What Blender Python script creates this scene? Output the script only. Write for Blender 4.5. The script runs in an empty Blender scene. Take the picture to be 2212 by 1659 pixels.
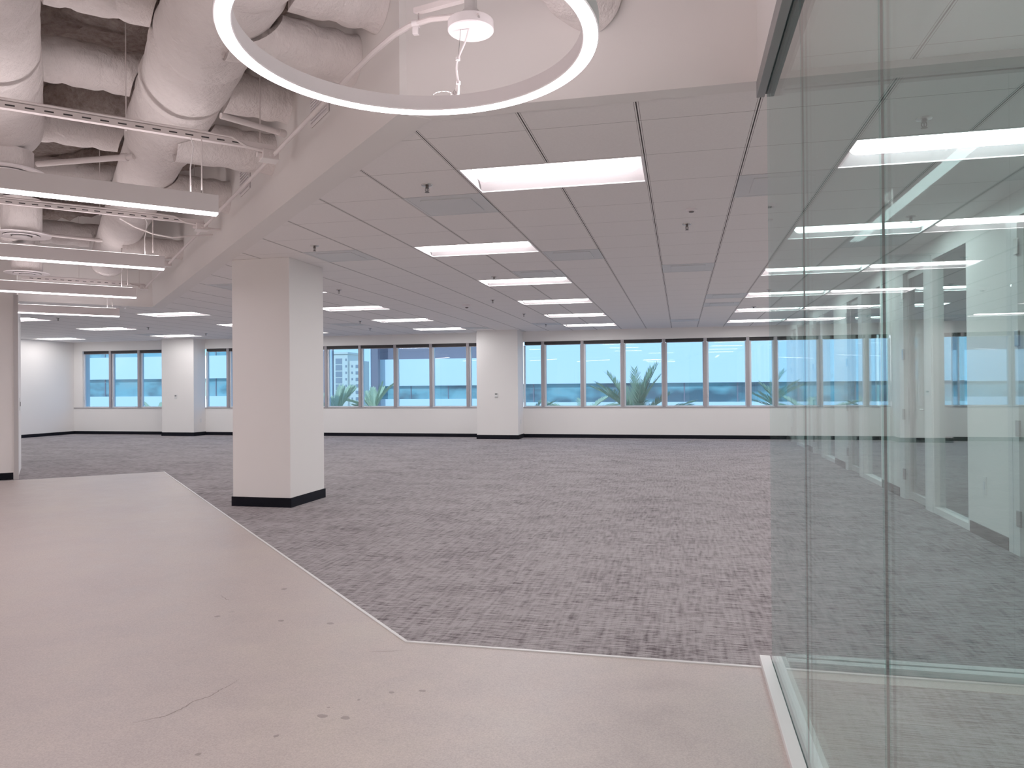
import bpy, bmesh, math, random
from mathutils import Vector, Matrix, noise

random.seed(7)
S2 = math.sqrt(2.0)
EYE, CEIL, WY = 1.282, 2.717, 18.62
GX, GY, U = -0.2098, 4.0495, 0.6096          # ceiling grid origin and module (2 ft)
UB = 1.55                                     # diagonal bulkhead face (in the 45 degree frame)
VE = 13.95                                    # end bulkhead of the open ceiling
DECK = 4.22
scene = bpy.context.scene
COL = scene.collection
PI = math.pi

def W(u, v, z=0.0):
    return Vector(((u - v) / S2, (u + v) / S2, z))
ROT45 = Matrix.Rotation(PI / 4, 4, 'Z')       # local x = u, local y = v

# ------------------------------------------------------------------ materials
def new_mat(name):
    m = bpy.data.materials.new(name); m.use_nodes = True
    nt = m.node_tree
    for n in list(nt.nodes): nt.nodes.remove(n)
    out = nt.nodes.new('ShaderNodeOutputMaterial')
    return m, nt, out
def node(nt, typ, **kw):
    n = nt.nodes.new(typ)
    for k, v in kw.items(): setattr(n, k, v)
    return n
def principled(nt, out, col, rough=.6, metal=0.0, spec=.5):
    b = node(nt, 'ShaderNodeBsdfPrincipled')
    b.inputs['Base Color'].default_value = (*col, 1); b.inputs['Roughness'].default_value = rough
    b.inputs['Metallic'].default_value = metal
    b.inputs['Specular IOR Level'].default_value = spec
    nt.links.new(b.outputs[0], out.inputs[0])
    return b
def mixc(nt, fac, a, b, blend='MIX'):
    n = node(nt, 'ShaderNodeMix', data_type='RGBA', blend_type=blend)
    def put(sock, v):
        if isinstance(v, tuple): sock.default_value = (*v, 1) if len(v) == 3 else v
        elif isinstance(v, (int, float)): sock.default_value = v
        else: nt.links.new(v, sock)
    put(n.inputs[0], fac); put(n.inputs[6], a); put(n.inputs[7], b)
    return n.outputs[2]
def math_n(nt, op, a, b=None, c=None):
    n = node(nt, 'ShaderNodeMath', operation=op)
    for i, v in enumerate((a, b, c)):
        if v is None: continue
        if isinstance(v, (int, float)): n.inputs[i].default_value = v
        else: nt.links.new(v, n.inputs[i])
    return n.outputs[0]
def noise_n(nt, vec, scale, detail=2.0, rough=.5, mapping=None):
    if mapping:
        mp = node(nt, 'ShaderNodeMapping'); mp.inputs['Scale'].default_value = mapping
        nt.links.new(vec, mp.inputs['Vector']); vec = mp.outputs[0]
    n = node(nt, 'ShaderNodeTexNoise'); n.inputs['Scale'].default_value = scale
    n.inputs['Detail'].default_value = detail; n.inputs['Roughness'].default_value = rough
    nt.links.new(vec, n.inputs['Vector'])
    return n.outputs['Fac']
def ramp(nt, fac, stops, interp='LINEAR'):
    r = node(nt, 'ShaderNodeValToRGB'); r.color_ramp.interpolation = interp
    el = r.color_ramp.elements
    while len(el) < len(stops): el.new(.5)
    for e, (p, c) in zip(el, stops):
        e.position = p; e.color = (c, c, c, 1) if isinstance(c, (int, float)) else (*c, 1)
    nt.links.new(fac, r.inputs[0])
    return r.outputs[0]
def objco(nt):
    return node(nt, 'ShaderNodeTexCoord').outputs['Object']
def geopos(nt):
    return node(nt, 'ShaderNodeNewGeometry').outputs['Position']
def bump(nt, b, h, strength=.2, dist=.01):
    n = node(nt, 'ShaderNodeBump'); n.inputs['Strength'].default_value = strength; n.inputs['Distance'].default_value = dist
    nt.links.new(h, n.inputs['Height']); nt.links.new(n.outputs[0], b.inputs['Normal'])

def plain(name, col, rough=.6, metal=0.0, var=.04, scale=6.0, spec=.5, bstr=0.0, bscale=60):
    m, nt, out = new_mat(name)
    b = principled(nt, out, col, rough, metal, spec)
    f = noise_n(nt, geopos(nt), scale, 3)
    d = tuple(c * (1 - var) for c in col); l = tuple(min(1, c * (1 + var)) for c in col)
    nt.links.new(mixc(nt, f, d, l), b.inputs['Base Color'])
    if bstr:
        bump(nt, b, noise_n(nt, geopos(nt), bscale, 3), bstr, .005)
    return m
def emit(name, col, strength):
    m, nt, out = new_mat(name)
    e = node(nt, 'ShaderNodeEmission'); e.inputs[0].default_value = (*col, 1); e.inputs[1].default_value = strength
    nt.links.new(e.outputs[0], out.inputs[0])
    return m
def glass(name, tint, f0=.04, power=5.0, maxr=1.0, rough=0.0, gcol=(1, 1, 1)):
    """clear pane: tinted transmission, mirror reflection growing with the angle (Schlick), the same from both faces"""
    m, nt, out = new_mat(name)
    lw = node(nt, 'ShaderNodeLayerWeight'); lw.inputs[0].default_value = .5
    p = math_n(nt, 'POWER', lw.outputs['Facing'], power)
    f = math_n(nt, 'MULTIPLY_ADD', p, maxr - f0, f0)
    t = node(nt, 'ShaderNodeBsdfTransparent'); t.inputs[0].default_value = (*tint, 1)
    g = node(nt, 'ShaderNodeBsdfGlossy'); g.inputs['Color'].default_value = (*gcol, 1); g.inputs['Roughness'].default_value = rough
    mx = node(nt, 'ShaderNodeMixShader')
    nt.links.new(f, mx.inputs[0]); nt.links.new(t.outputs[0], mx.inputs[1]); nt.links.new(g.outputs[0], mx.inputs[2])
    nt.links.new(mx.outputs[0], out.inputs[0])
    return m

M = {}
M['wall'] = plain('painted_drywall', (.79, .765, .745), .7, var=.015, scale=1.5, bstr=.05, bscale=220)
M['white_trim'] = plain('white_metal', (.80, .77, .76), .45, var=.02)
M['white_fixture'] = plain('white_powder_coat', (.78, .74, .75), .5, var=.01)
M['black_base'] = plain('black_rubber', (.0045, .005, .0075), .5, var=.1, spec=.05)
M['grey_base'] = plain('dark_brown_rubber', (.075, .062, .058), .5, var=.1)
M['mullion'] = plain('grey_aluminium', (.30, .27, .285), .45, var=.03)
M['frame_light'] = plain('pale_aluminium', (.62, .66, .70), .4, var=.03)
M['alu'] = plain('satin_aluminium', (.66, .655, .65), .35, var=.02)
M['alu_grey'] = plain('grey_anodised', (.44, .425, .42), .4, var=.02)
M['header_shaded'] = plain('shaded_anodised', (.19, .195, .195), .45, var=.03)  # anodised grey darkened to hold the shade on the near header
M['black'] = plain('black_gasket', (.012, .012, .013), .5, var=.05)
M['shade'] = plain('dark_shade_cloth', (.008, .005, .0055), .7, var=.15, scale=40)
M['chrome'] = plain('chrome', (.55, .53, .52), .25, 1.0, var=.03)
M['darkmetal'] = plain('dark_metal', (.10, .085, .08), .4, .6, var=.05)
M['steel_paint'] = plain('painted_steel', (.72, .66, .65), .5, var=.03)
M['reflector'] = plain('matte_reflector', (.34, .305, .315), .6, var=.01, spec=.1)
M['plastic'] = plain('white_plastic', (.74, .73, .72), .4, var=.01)
M['screen'] = plain('grey_display', (.12, .13, .13), .3, var=.03)
M['diffuser'] = plain('perforated_grey_metal', (.64, .665, .68), .6, var=.04, scale=3)
M['vent_dark'] = plain('duct_shadow', (.05, .043, .042), .8)
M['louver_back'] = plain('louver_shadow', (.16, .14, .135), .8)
M['palm_trunk'] = plain('palm_bark', (.16, .11, .07), .9, var=.35, scale=30)
M['bld_white'] = plain('white_facade', (.80, .82, .84), .7, var=.02, scale=.2)
M['bld_dark'] = plain('dark_facade_glass', (.20, .14, .17), .35, var=.2, scale=.6)
M['bld_beige'] = plain('beige_stucco', (.80, .70, .60), .8, var=.03, scale=.2)
M['bld_win'] = plain('tower_window_glass', (.26, .25, .28), .3, var=.15, scale=.5)
M['hill'] = plain('far_greenery', (.06, .10, .06), .9, var=.4, scale=.4)
M['ground'] = plain('asphalt', (.20, .20, .19), .9, var=.15, scale=.3)

def lens_mat(name, col, s): return emit(name, col, s)
M['lens'] = emit('troffer_lens', (1, .96, .965), 13.5)
M['ringlens'] = emit('ring_lens', (1, .85, .88), 13.0)
M['linlens'] = emit('linear_lens', (1, .86, .92), 11.0)
M['uplens'] = emit('uplight_lens', (1, .85, .85), 8.0)
M['ringup'] = emit('ring_uplight', (1, .83, .86), 20.0)
M['slotlens'] = emit('slot_lens', (.95, 1, 1), 7.0)

M['win_glass'] = glass('tinted_window_glass', (.515, .725, .875), .05, 5, .9)
M['part_glass'] = glass('green_partition_glass', (.775, .915, .90), .045, 4.4, .82)
M['clear_glass'] = glass('clear_office_glass', (.90, .935, .93), .035, 5, .5)

def carpet():
    m, nt, out = new_mat('heathered_carpet')
    b = principled(nt, out, (.15, .13, .14), .95, 0, .1)
    P = geopos(nt)
    streak = noise_n(nt, P, 1.0, 3, .62, (9, 130, 1))
    cross = noise_n(nt, P, 1.0, 2, .5, (42, 4.5, 1))
    patch = noise_n(nt, P, 1.0, 2, .5, (1.6, 2.3, 1))
    fine = noise_n(nt, P, 330, 2, .6)
    long_ = noise_n(nt, P, 1.0, 2, .5, (1.5, 120, 1))
    a = math_n(nt, 'MULTIPLY_ADD', cross, .34, math_n(nt, 'MULTIPLY', streak, 1.0))
    a = math_n(nt, 'MULTIPLY_ADD', patch, .20, a)
    a = math_n(nt, 'MULTIPLY_ADD', long_, .34, a)
    a2 = math_n(nt, 'MULTIPLY', a, .53)
    base = ramp(nt, a2, [(.405, (.052, .042, .046)), (.462, (.165, .143, .150)), (.50, (.275, .250, .256)), (.60, (.345, .318, .324))])
    sp = ramp(nt, fine, [(.32, .50), (.5, 1.0), (.68, 1.22)])
    base = mixc(nt, 1.0, base, sp, 'MULTIPLY')
    lt = noise_n(nt, P, 1.0, 1, .4, (2.0, 85, 1))
    lmask = ramp(nt, lt, [(.715, 0.0), (.745, 1.0)])
    col = mixc(nt, math_n(nt, 'MULTIPLY', lmask, .8), base, (.50, .46, .46))
    nt.links.new(col, b.inputs['Base Color'])
    return m
M['carpet'] = carpet()

def concrete():
    m, nt, out = new_mat('polished_concrete')
    b = principled(nt, out, (.45, .38, .34), .42, 0, .35)
    P = geopos(nt)
    big = noise_n(nt, P, 1.0, 4, .62)
    mid = noise_n(nt, P, 6.0, 4, .6, (1, 1, 1))
    fine = noise_n(nt, P, 160, 2, .6)
    c = ramp(nt, big, [(.32, (.325, .272, .258)), (.5, (.40, .34, .315)), (.68, (.455, .40, .335))])
    c = mixc(nt, .35, c, ramp(nt, mid, [(.35, (.29, .245, .235)), (.65, (.48, .41, .375))]))
    c = mixc(nt, .34, c, ramp(nt, fine, [(.3, (.22, .18, .17)), (.7, (.60, .52, .48))]))
    # scattered dark spots
    vo = node(nt, 'ShaderNodeTexVoronoi'); vo.inputs['Scale'].default_value = 1.7
    mp = node(nt, 'ShaderNodeMapping'); mp.inputs['Scale'].default_value = (1, 1.2, 1)
    ds = node(nt, 'ShaderNodeVectorMath', operation='ADD')
    nz = node(nt, 'ShaderNodeTexNoise'); nz.inputs['Scale'].default_value = 18
    sc = node(nt, 'ShaderNodeVectorMath', operation='SCALE'); sc.inputs['Scale'].default_value = .03
    nt.links.new(P, nz.inputs['Vector']); nt.links.new(nz.outputs['Color'], sc.inputs[0])
    nt.links.new(P, ds.inputs[0]); nt.links.new(sc.outputs[0], ds.inputs[1])
    nt.links.new(ds.outputs[0], mp.inputs['Vector']); nt.links.new(mp.outputs[0], vo.inputs['Vector'])
    spot = ramp(nt, vo.outputs['Distance'], [(.03, 1.0), (.042, 0.0)])
    gate = ramp(nt, noise_n(nt, P, 1.3, 1), [(.5, 0.0), (.56, 1.0)])
    c = mixc(nt, math_n(nt, 'MULTIPLY', math_n(nt, 'MULTIPLY', spot, gate), .55), c, (.20, .165, .15))
    nt.links.new(c, b.inputs['Base Color'])
    rr = ramp(nt, mid, [(.3, .36), (.7, .52)])
    nt.links.new(rr, b.inputs['Roughness'])
    return m
M['concrete'] = concrete()
M['stain'] = plain('dark_floor_stain', (.245, .205, .19), .6, var=.2, scale=60)
M['crack'] = plain('hairline_crack', (.20, .165, .15), .8, var=.3, scale=20)

def ceiling_tile():
    m, nt, out = new_mat('acoustic_tile')
    b = principled(nt, out, (.80, .78, .77), .85, 0, .2)
    P = geopos(nt)
    sp = node(nt, 'ShaderNodeSeparateXYZ'); nt.links.new(P, sp.inputs[0])
    def dist(axis, off):
        a = math_n(nt, 'DIVIDE', math_n(nt, 'SUBTRACT', sp.outputs[axis], off), U)
        fr = math_n(nt, 'SUBTRACT', a, math_n(nt, 'ROUND', a))
        return math_n(nt, 'MULTIPLY', math_n(nt, 'ABSOLUTE', fr), U)
    dx, dy = dist(0, GX), dist(1, GY)
    def band(d, lo, hi):
        return math_n(nt, 'MULTIPLY', math_n(nt, 'GREATER_THAN', d, lo), math_n(nt, 'LESS_THAN', d, hi))
    slot = math_n(nt, 'LESS_THAN', dx, .0035)
    edge = band(dx, .0105, .0135)
    thin = math_n(nt, 'LESS_THAN', dy, .0022)
    tee = band(dx, .0035, .0105)
    base = ramp(nt, noise_n(nt, P, 90, 3), [(.3, (.83, .805, .795)), (.7, (.87, .845, .835))])
    c = mixc(nt, tee, base, (.82, .80, .79))
    c = mixc(nt, math_n(nt, 'MULTIPLY', thin, .75), c, (.16, .145, .145))
    c = mixc(nt, math_n(nt, 'MULTIPLY', edge, .8), c, (.10, .09, .09))
    c = mixc(nt, slot, c, (.03, .026, .026))
    nt.links.new(c, b.inputs['Base Color'])
    return m
M['tile'] = ceiling_tile()

def fireproofing():
    m, nt, out = new_mat('sprayed_fireproofing')
    b = principled(nt, out, (.3, .25, .23), .95, 0, .1)
    P = geopos(nt)
    f = noise_n(nt, P, 14, 6, .75)
    c = ramp(nt, f, [(.3, (.17, .135, .125)), (.5, (.34, .28, .255)), (.72, (.50, .42, .385))])
    nt.links.new(c, b.inputs['Base Color'])
    bump(nt, b, noise_n(nt, P, 40, 6, .8), .9, .03)
    return m
M['fireproof'] = fireproofing()

def ductwrap():
    m, nt, out = new_mat('white_duct_wrap')
    b = principled(nt, out, (.72, .68, .66), .6, 0, .3)
    P = geopos(nt)
    f = noise_n(nt, P, 3, 4, .6)
    c = ramp(nt, f, [(.3, (.66, .61, .595)), (.7, (.76, .71, .695))])
    nt.links.new(c, b.inputs['Base Color'])
    w = noise_n(nt, P, 1.0, 4, .62, (9, 9, 5))
    bump(nt, b, w, .6, .06)
    return m
M['wrap'] = ductwrap()

def palm_leaf(name, a, bcol):
    m, nt, out = new_mat(name)
    b = principled(nt, out, a, .6, 0, .3)
    f = noise_n(nt, geopos(nt), 3.0, 3)
    nt.links.new(mixc(nt, f, a, bcol), b.inputs['Base Color'])
    return m
M['leaf'] = palm_leaf('palm_leaf', (.085, .135, .075), (.30, .34, .17))
M['leaf_pale'] = palm_leaf('pale_palm_leaf', (.34, .38, .20), (.62, .60, .36))

def strip_glass():
    m, nt, out = new_mat('teal_ribbon_window')
    b = principled(nt, out, (.08, .22, .26), .15, 0, .6)
    P = geopos(nt)
    f = noise_n(nt, P, 1.0, 3, .6, (.22, 1, .5))
    c = ramp(nt, f, [(.38, (.055, .10, .125)), (.52, (.20, .40, .43)), (.7, (.33, .40, .38))])  # dark noise patches painted in as reflections of trees
    nt.links.new(c, b.inputs['Base Color'])
    return m
M['strip'] = strip_glass()

# ------------------------------------------------------------------ mesh builder
class MB:
    def __init__(s, mtx=None):
        s.v = []; s.f = []; s.mi = []; s.m = mtx or Matrix.Identity(4); s.k = 0
    def add(s, vs, fs):
        o = len(s.v)
        s.v += [tuple(s.m @ Vector(p)) for p in vs]
        for f in fs:
            s.f.append([o + i for i in f]); s.mi.append(s.k)
        return s
    def box(s, x0, x1, y0, y1, z0, z1, b=0.0):
        if b <= 0:
            vs = [(x, y, z) for x in (x0, x1) for y in (y0, y1) for z in (z0, z1)]
            return s.add(vs, [(0, 1, 3, 2), (4, 6, 7, 5), (0, 4, 5, 1), (2, 3, 7, 6), (0, 2, 6, 4), (1, 5, 7, 3)])
        bm = bmesh.new()
        bmesh.ops.create_cube(bm, size=1, matrix=Matrix.Translation(((x0 + x1) / 2, (y0 + y1) / 2, (z0 + z1) / 2)) @ Matrix.Diagonal((x1 - x0, y1 - y0, z1 - z0, 1)))
        bmesh.ops.bevel(bm, geom=bm.edges[:], offset=b, segments=2, affect='EDGES', profile=.5)
        bm.verts.index_update()
        s.add([v.co[:] for v in bm.verts], [[v.index for v in f.verts] for f in bm.faces]); bm.free()
        return s
    def prism(s, poly, z0, z1):
        n = len(poly)
        vs = [(x, y, z0) for x, y in poly] + [(x, y, z1) for x, y in poly]
        fs = [list(range(n))[::-1], list(range(n, 2 * n))] + [(i, (i + 1) % n, n + (i + 1) % n, n + i) for i in range(n)]
        return s.add(vs, fs)
    def tube(s, pts, r, seg=10, cap=True):
        pts = [Vector(p) for p in pts]; rs = r if isinstance(r, (list, tuple)) else [r] * len(pts)
        vs = []; fs = []
        t0 = (pts[1] - pts[0]).normalized()
        a = t0.orthogonal().normalized()
        for i, p in enumerate(pts):
            t = (pts[min(i + 1, len(pts) - 1)] - pts[max(i - 1, 0)]).normalized()
            a = (a - t * a.dot(t)).normalized(); c = t.cross(a)
            for k in range(seg):
                th = 2 * PI * k / seg
                vs.append(p + (a * math.cos(th) + c * math.sin(th)) * rs[i])
            if i:
                o = (i - 1) * seg
                fs += [(o + k, o + (k + 1) % seg, o + seg + (k + 1) % seg, o + seg + k) for k in range(seg)]
        if cap:
            fs.append(list(range(seg))[::-1]); fs.append(list(range(len(vs) - seg, len(vs))))
        return s.add(vs, fs)
    def lathe(s, prof, seg=24, c=(0, 0, 0)):
        vs = []; fs = []; n = len(prof)
        for k in range(seg):
            th = 2 * PI * k / seg
            vs += [(c[0] + r * math.cos(th), c[1] + r * math.sin(th), c[2] + z) for r, z in prof]
        for k in range(seg):
            a, b = k * n, ((k + 1) % seg) * n
            fs += [(a + i, b + i, b + i + 1, a + i + 1) for i in range(n - 1)]
        return s.add(vs, fs)
    def mesh(s, name, mats, smooth):
        me = bpy.data.meshes.new(name)
        me.from_pydata(s.v, [], s.f)
        for m in (mats if isinstance(mats, (list, tuple)) else [mats]): me.materials.append(m)
        me.polygons.foreach_set('material_index', s.mi)
        bm = bmesh.new(); bm.from_mesh(me)
        bmesh.ops.remove_doubles(bm, verts=bm.verts, dist=1e-6)
        bmesh.ops.recalc_face_normals(bm, faces=bm.faces)
        if smooth:
            for f in bm.faces: f.smooth = True
            for e in bm.edges:
                if len(e.link_faces) == 2 and e.calc_face_angle(0) > .6: e.smooth = False
        bm.to_mesh(me); bm.free()
        return me
    def build(s, name, mats, parent=None, smooth=False):
        o = bpy.data.objects.new(name, s.mesh(name, mats, smooth)); COL.objects.link(o)
        if parent is not None: o.parent = parent
        return o

def tag(o, label=None, cat=None, group=None, kind=None):
    if label: o['label'] = label
    if cat: o['category'] = cat
    if group: o['group'] = group
    if kind: o['kind'] = kind
    return o
def thing(name, label, cat, loc=(0, 0, 0), rotz=0.0, group=None):
    o = bpy.data.objects.new(name, None); COL.objects.link(o)
    o.location = loc; o.rotation_euler = (0, 0, rotz); o.empty_display_size = .1
    return tag(o, label, cat, group)
def struct(mb, name, mat, label=None, parent=None, smooth=False, cat=None):
    o = mb.build(name, mat, parent, smooth)
    if parent is None: tag(o, label, cat, None, 'structure')
    return o
def structroot(name, label, loc=(0, 0, 0), rotz=0, cat=None):
    o = thing(name, label, cat, loc, rotz); o['kind'] = 'structure'; return o
def children(o): return [c for c in bpy.data.objects if c.parent == o]
def dup(root, loc=None, rotz=None, label=None, group=None):
    r = root.copy(); COL.objects.link(r)
    if loc is not None: r.location = loc
    if rotz is not None: r.rotation_euler = (0, 0, rotz)
    if label: r['label'] = label
    if group: r['group'] = group
    for ch in children(root):
        c = ch.copy(); COL.objects.link(c); c.parent = r
        for g in children(ch):
            d = g.copy(); COL.objects.link(d); d.parent = c
    return r
ORD = ['first', 'second', 'third', 'fourth', 'fifth', 'sixth', 'seventh', 'eighth', 'ninth', 'tenth', 'eleventh', 'twelfth']

# ------------------------------------------------------------------ camera
def camera():
    yaw, pitch, roll, f = -.2238891, .0048333, -.0076124, 1601.96
    cy, sy, cp, sp = math.cos(yaw), math.sin(yaw), math.cos(pitch), math.sin(pitch)
    fw = Vector((sy * cp, cy * cp, sp)); r = Vector((cy, -sy, 0)); up = r.cross(fw)
    cr, sr = math.cos(roll), math.sin(roll)
    R = cr * r + sr * up; Up = -sr * r + cr * up
    cd = bpy.data.cameras.new('camera'); cam = bpy.data.objects.new('camera', cd); COL.objects.link(cam)
    cd.sensor_fit = 'HORIZONTAL'; cd.sensor_width = 36; cd.lens = f / 2212 * 36
    cd.clip_start = .05; cd.clip_end = 600
    m = Matrix((R, Up, -fw)).transposed().to_4x4(); m.translation = (0, 0, EYE)
    cam.matrix_world = m
    scene.camera = cam
camera()

# ------------------------------------------------------------------ room shell
XL, XR, YB = -17.6, 9.4, -5.0
def shell():
    mb = MB().box(XL - .2, XR + .2, YB - .2, WY + .3, -.12, 0)
    struct(mb, 'floor', M['carpet'], 'grey mauve heathered carpet over the whole open office')
    # polished concrete entry area
    p1 = (-1.36, 3.53); p2 = W(1.565, 12.76); p3 = W(-4.9, 12.97); p4 = W(-4.9, 1.5)
    poly = [p1, p2[:2], p3[:2], p4[:2], (p4[0], YB), (.40, YB), (.40, 3.53)]
    struct(MB().prism(poly, -.02, .004), 'floor_concrete', M['concrete'], 'beige polished concrete floor of the entry area')
    struct(MB().box(.45, 2.40, 3.44, 3.56, -.02, .004), 'floor_track_reflection', M['concrete'], 'narrow concrete strip standing in for the track reflection under the cross glass partition')  # strip laid in for the reflection of the floor track
    # metal edge strips
    t = MB(); a, b = Vector((*p1, 0)), Vector(p2)
    def strip(mb, a, b, w=.016, z=.009):
        d = (b - a).normalized(); n = Vector((-d.y, d.x, 0)) * w / 2
        mb.prism([(a + n)[:2], (a - n)[:2], (b - n)[:2], (b + n)[:2]], 0, z)
    strip(t, a, b); struct(t, 'trim_1', M['alu'], 'pale metal edge strip along the diagonal carpet edge')
    t = MB(); strip(t, Vector((-1.365, 3.53, 0)), Vector((.345, 3.53, 0))); struct(t, 'trim_2', M['alu'], 'pale metal edge strip along the carpet edge by the glass')
    t = MB(); strip(t, b, Vector(p3), .008, .006); struct(t, 'trim_3', M['alu'], 'thin edge strip at the far end of the concrete')
shell()

def ceiling(holes):
    bm = bmesh.new()
    i0, i1 = math.floor((XL - .2 - GX) / U), math.ceil((XR + .2 - GX) / U)
    j0, j1 = math.floor((YB - .2 - GY) / U), math.ceil((WY + .05 - GY) / U)
    for i in range(i0, i1):
        for j in range(j0, j1):
            if (i, j) in holes: continue
            x, y = GX + i * U, GY + j * U
            bm.faces.new([bm.verts.new((x, y, CEIL)), bm.verts.new((x, y + U, CEIL)), bm.verts.new((x + U, y + U, CEIL)), bm.verts.new((x + U, y, CEIL))])
    bmesh.ops.remove_doubles(bm, verts=bm.verts, dist=1e-5)
    uu = Vector((1, 1, 0)) / S2; vv = Vector((-1, 1, 0)) / S2
    for co, no in ((uu * (UB + .10), uu), (Vector((0, 3.68, 0)), Vector((0, 1, 0))), (Vector((.41, 0, 0)), Vector((1, 0, 0))), (vv * (VE + .08), vv),
                   (Vector((0, WY, 0)), Vector((0, 1, 0))), (Vector((XR, 0, 0)), Vector((1, 0, 0))), (Vector((XL, 0, 0)), Vector((1, 0, 0)))):
        bmesh.ops.bisect_plane(bm, geom=bm.verts[:] + bm.edges[:] + bm.faces[:], plane_co=co, plane_no=no)
    kill = []
    for f in bm.faces:
        c = f.calc_center_median(); u, v = (c.x + c.y) / S2, (c.y - c.x) / S2
        if (c.x < .41 and v < VE + .08 and (u < UB + .10 or c.y < 3.68)) or c.y > WY or c.x > XR or c.x < XL: kill.append(f)
    bmesh.ops.delete(bm, geom=kill, context='FACES')
    for f in bm.faces:
        if f.normal.z > 0: f.normal_flip()
    me = bpy.data.meshes.new('ceiling'); bm.to_mesh(me); bm.free(); me.materials.append(M['tile'])
    o = bpy.data.objects.new('ceiling', me); COL.objects.link(o)
    tag(o, 'white acoustic tile ceiling on a dark slotted grid', None, None, 'structure')
    # closed plenum slab above so no daylight leaks in
    struct(MB().box(XL - .3, XR + .3, YB - .3, WY + .4, DECK + .1, DECK + .3), 'ceiling_slab', M['fireproof'], 'concrete slab over the whole storey')

def walls():
    w = M['wall']
    z0, z1 = 2.70, DECK + .1
    # diagonal bulkhead, front bulkhead, side bulkhead, end bulkhead
    struct(MB(ROT45).box(UB, UB + .18, 3.53, VE + .18, z0, z1), 'wall_diagonal_bulkhead', w, 'long diagonal white bulkhead dropping from the open ceiling')
    struct(MB().box(-1.42, .45, 3.62, 3.735, z0 + .002, z1), 'wall_front_bulkhead', w, 'white bulkhead face behind the ring light')
    struct(MB().box(.36, .48, YB, 3.63, 2.70, z1), 'wall_side_bulkhead', w, 'white bulkhead above the glass partition header')
    struct(MB(ROT45).box(-.35, UB, VE, VE + .18, z0, z1), 'wall_end_bulkhead', w, 'white bulkhead closing the far end of the open ceiling')
    struct(MB(ROT45).box(UB + .18, UB + .20, 3.7, VE + .2, CEIL - .004, CEIL - .0005), 'trim_6', M['white_trim'], 'white wall angle along the diagonal bulkhead')
    struct(MB().box(-1.25, .40, 3.735, 3.757, CEIL - .004, CEIL - .0005), 'trim_7', M['white_trim'], 'white wall angle along the front bulkhead')
    # perimeter
    struct(MB().box(XL - .2, XL, 8, WY + .3, 0, z1), 'wall_left', w, 'blank white end wall beyond the reception wall')
    struct(MB().box(XL, XR, WY, WY + .28, 0, .775), 'wall_window_sill', w, 'long white wall under the strip windows')
    struct(MB().box(XL, XR, WY, WY + .28, 2.455, z1), 'wall_window_head', w, 'white wall band above the strip windows')
    struct(MB().box(XL, -17.30, WY, WY + .28, .775, 2.455), 'wall_window_end', w, 'narrow white wall beside the last strip window')
    struct(MB().box(XR, XR + .2, YB, WY + .3, 0, z1), 'wall_right', w, 'white end wall inside the private offices')
    struct(MB().box(XL - .2, XR + .2, YB - .2, YB, 0, z1), 'wall_back', w, 'white wall at the back of the entry')
    # reception wall and return
    struct(MB(ROT45).box(-5.0, -.35, 12.98, 13.12, 0, z1), 'wall_reception', w, 'white wall at the far edge of the concrete floor')
    struct(MB(ROT45).box(-.47, -.35, 13.12, 14.92, 0, z1), 'wall_reception_return', w, 'short white wall return behind the doorway edge')
    struct(MB(ROT45).box(-12, -.47, 14.80, 14.92, 0, z1), 'wall_reception_rear', w, 'white wall behind the reception wall')
    struct(MB(ROT45).box(-5.0, -4.86, -5, 13, 0, z1), 'wall_entry', w, 'white side wall of the entry area')
    # black baseboards
    k = M['black_base']
    struct(MB().box(XL, XR, WY - .012, WY, 0, .092), 'baseboard_window', k, 'black baseboard under the strip windows')
    struct(MB().box(XL, XL + .012, 8.2, WY - .012, 0, .092), 'baseboard_left', k, 'black baseboard on the blank end wall')
    struct(MB(ROT45).box(-4.86, -.40, 12.968, 12.98, .004, .105), 'baseboard_reception', k, 'black baseboard on the reception wall')
    struct(MB(ROT45).box(-.39, -.335, 12.955, 13.01, 0, 2.69), 'trim_4', M['alu_grey'], 'grey metal edge on the reception wall corner')
    struct(MB().box(XL, XR, WY - .022, WY + .02, .768, .785), 'trim_5', M['mullion'], 'grey sill strip under the windows')
walls()

def column(name, label, x0, x1, y0, y1):
    t = thing(name, label, 'column', ((x0 + x1) / 2, (y0 + y1) / 2, 0))
    a, b = (x1 - x0) / 2, (y1 - y0) / 2
    MB().box(-a, a, -b, b, 0, CEIL, .006).build('shaft', M['wall'], t)
    o = .012
    mb = MB()
    mb.box(-a - o, a + o, -b - o, -b, 0, .105, .003).box(-a - o, a + o, b, b + o, 0, .105, .003)
    mb.box(-a - o, -a, -b, b, 0, .105).box(a, a + o, -b, b, 0, .105)
    mb.build('baseboard', M['black_base'], t)
    return t
column('column', 'white square column standing free on the carpet near the concrete edge', -4.83, -4.13, 7.30, 8.08)
column('column', 'white wall column with thermostat in the middle of the window wall', -5.00, -3.94, 17.96, WY - .002)
column('column', 'white wall column with thermostat between windows near the blank end wall', -14.20, -13.18, 18.10, WY - .002)
column('column', 'white wall column behind the office glass at the window wall', 4.47, 5.52, 17.96, WY - .002)

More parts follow.
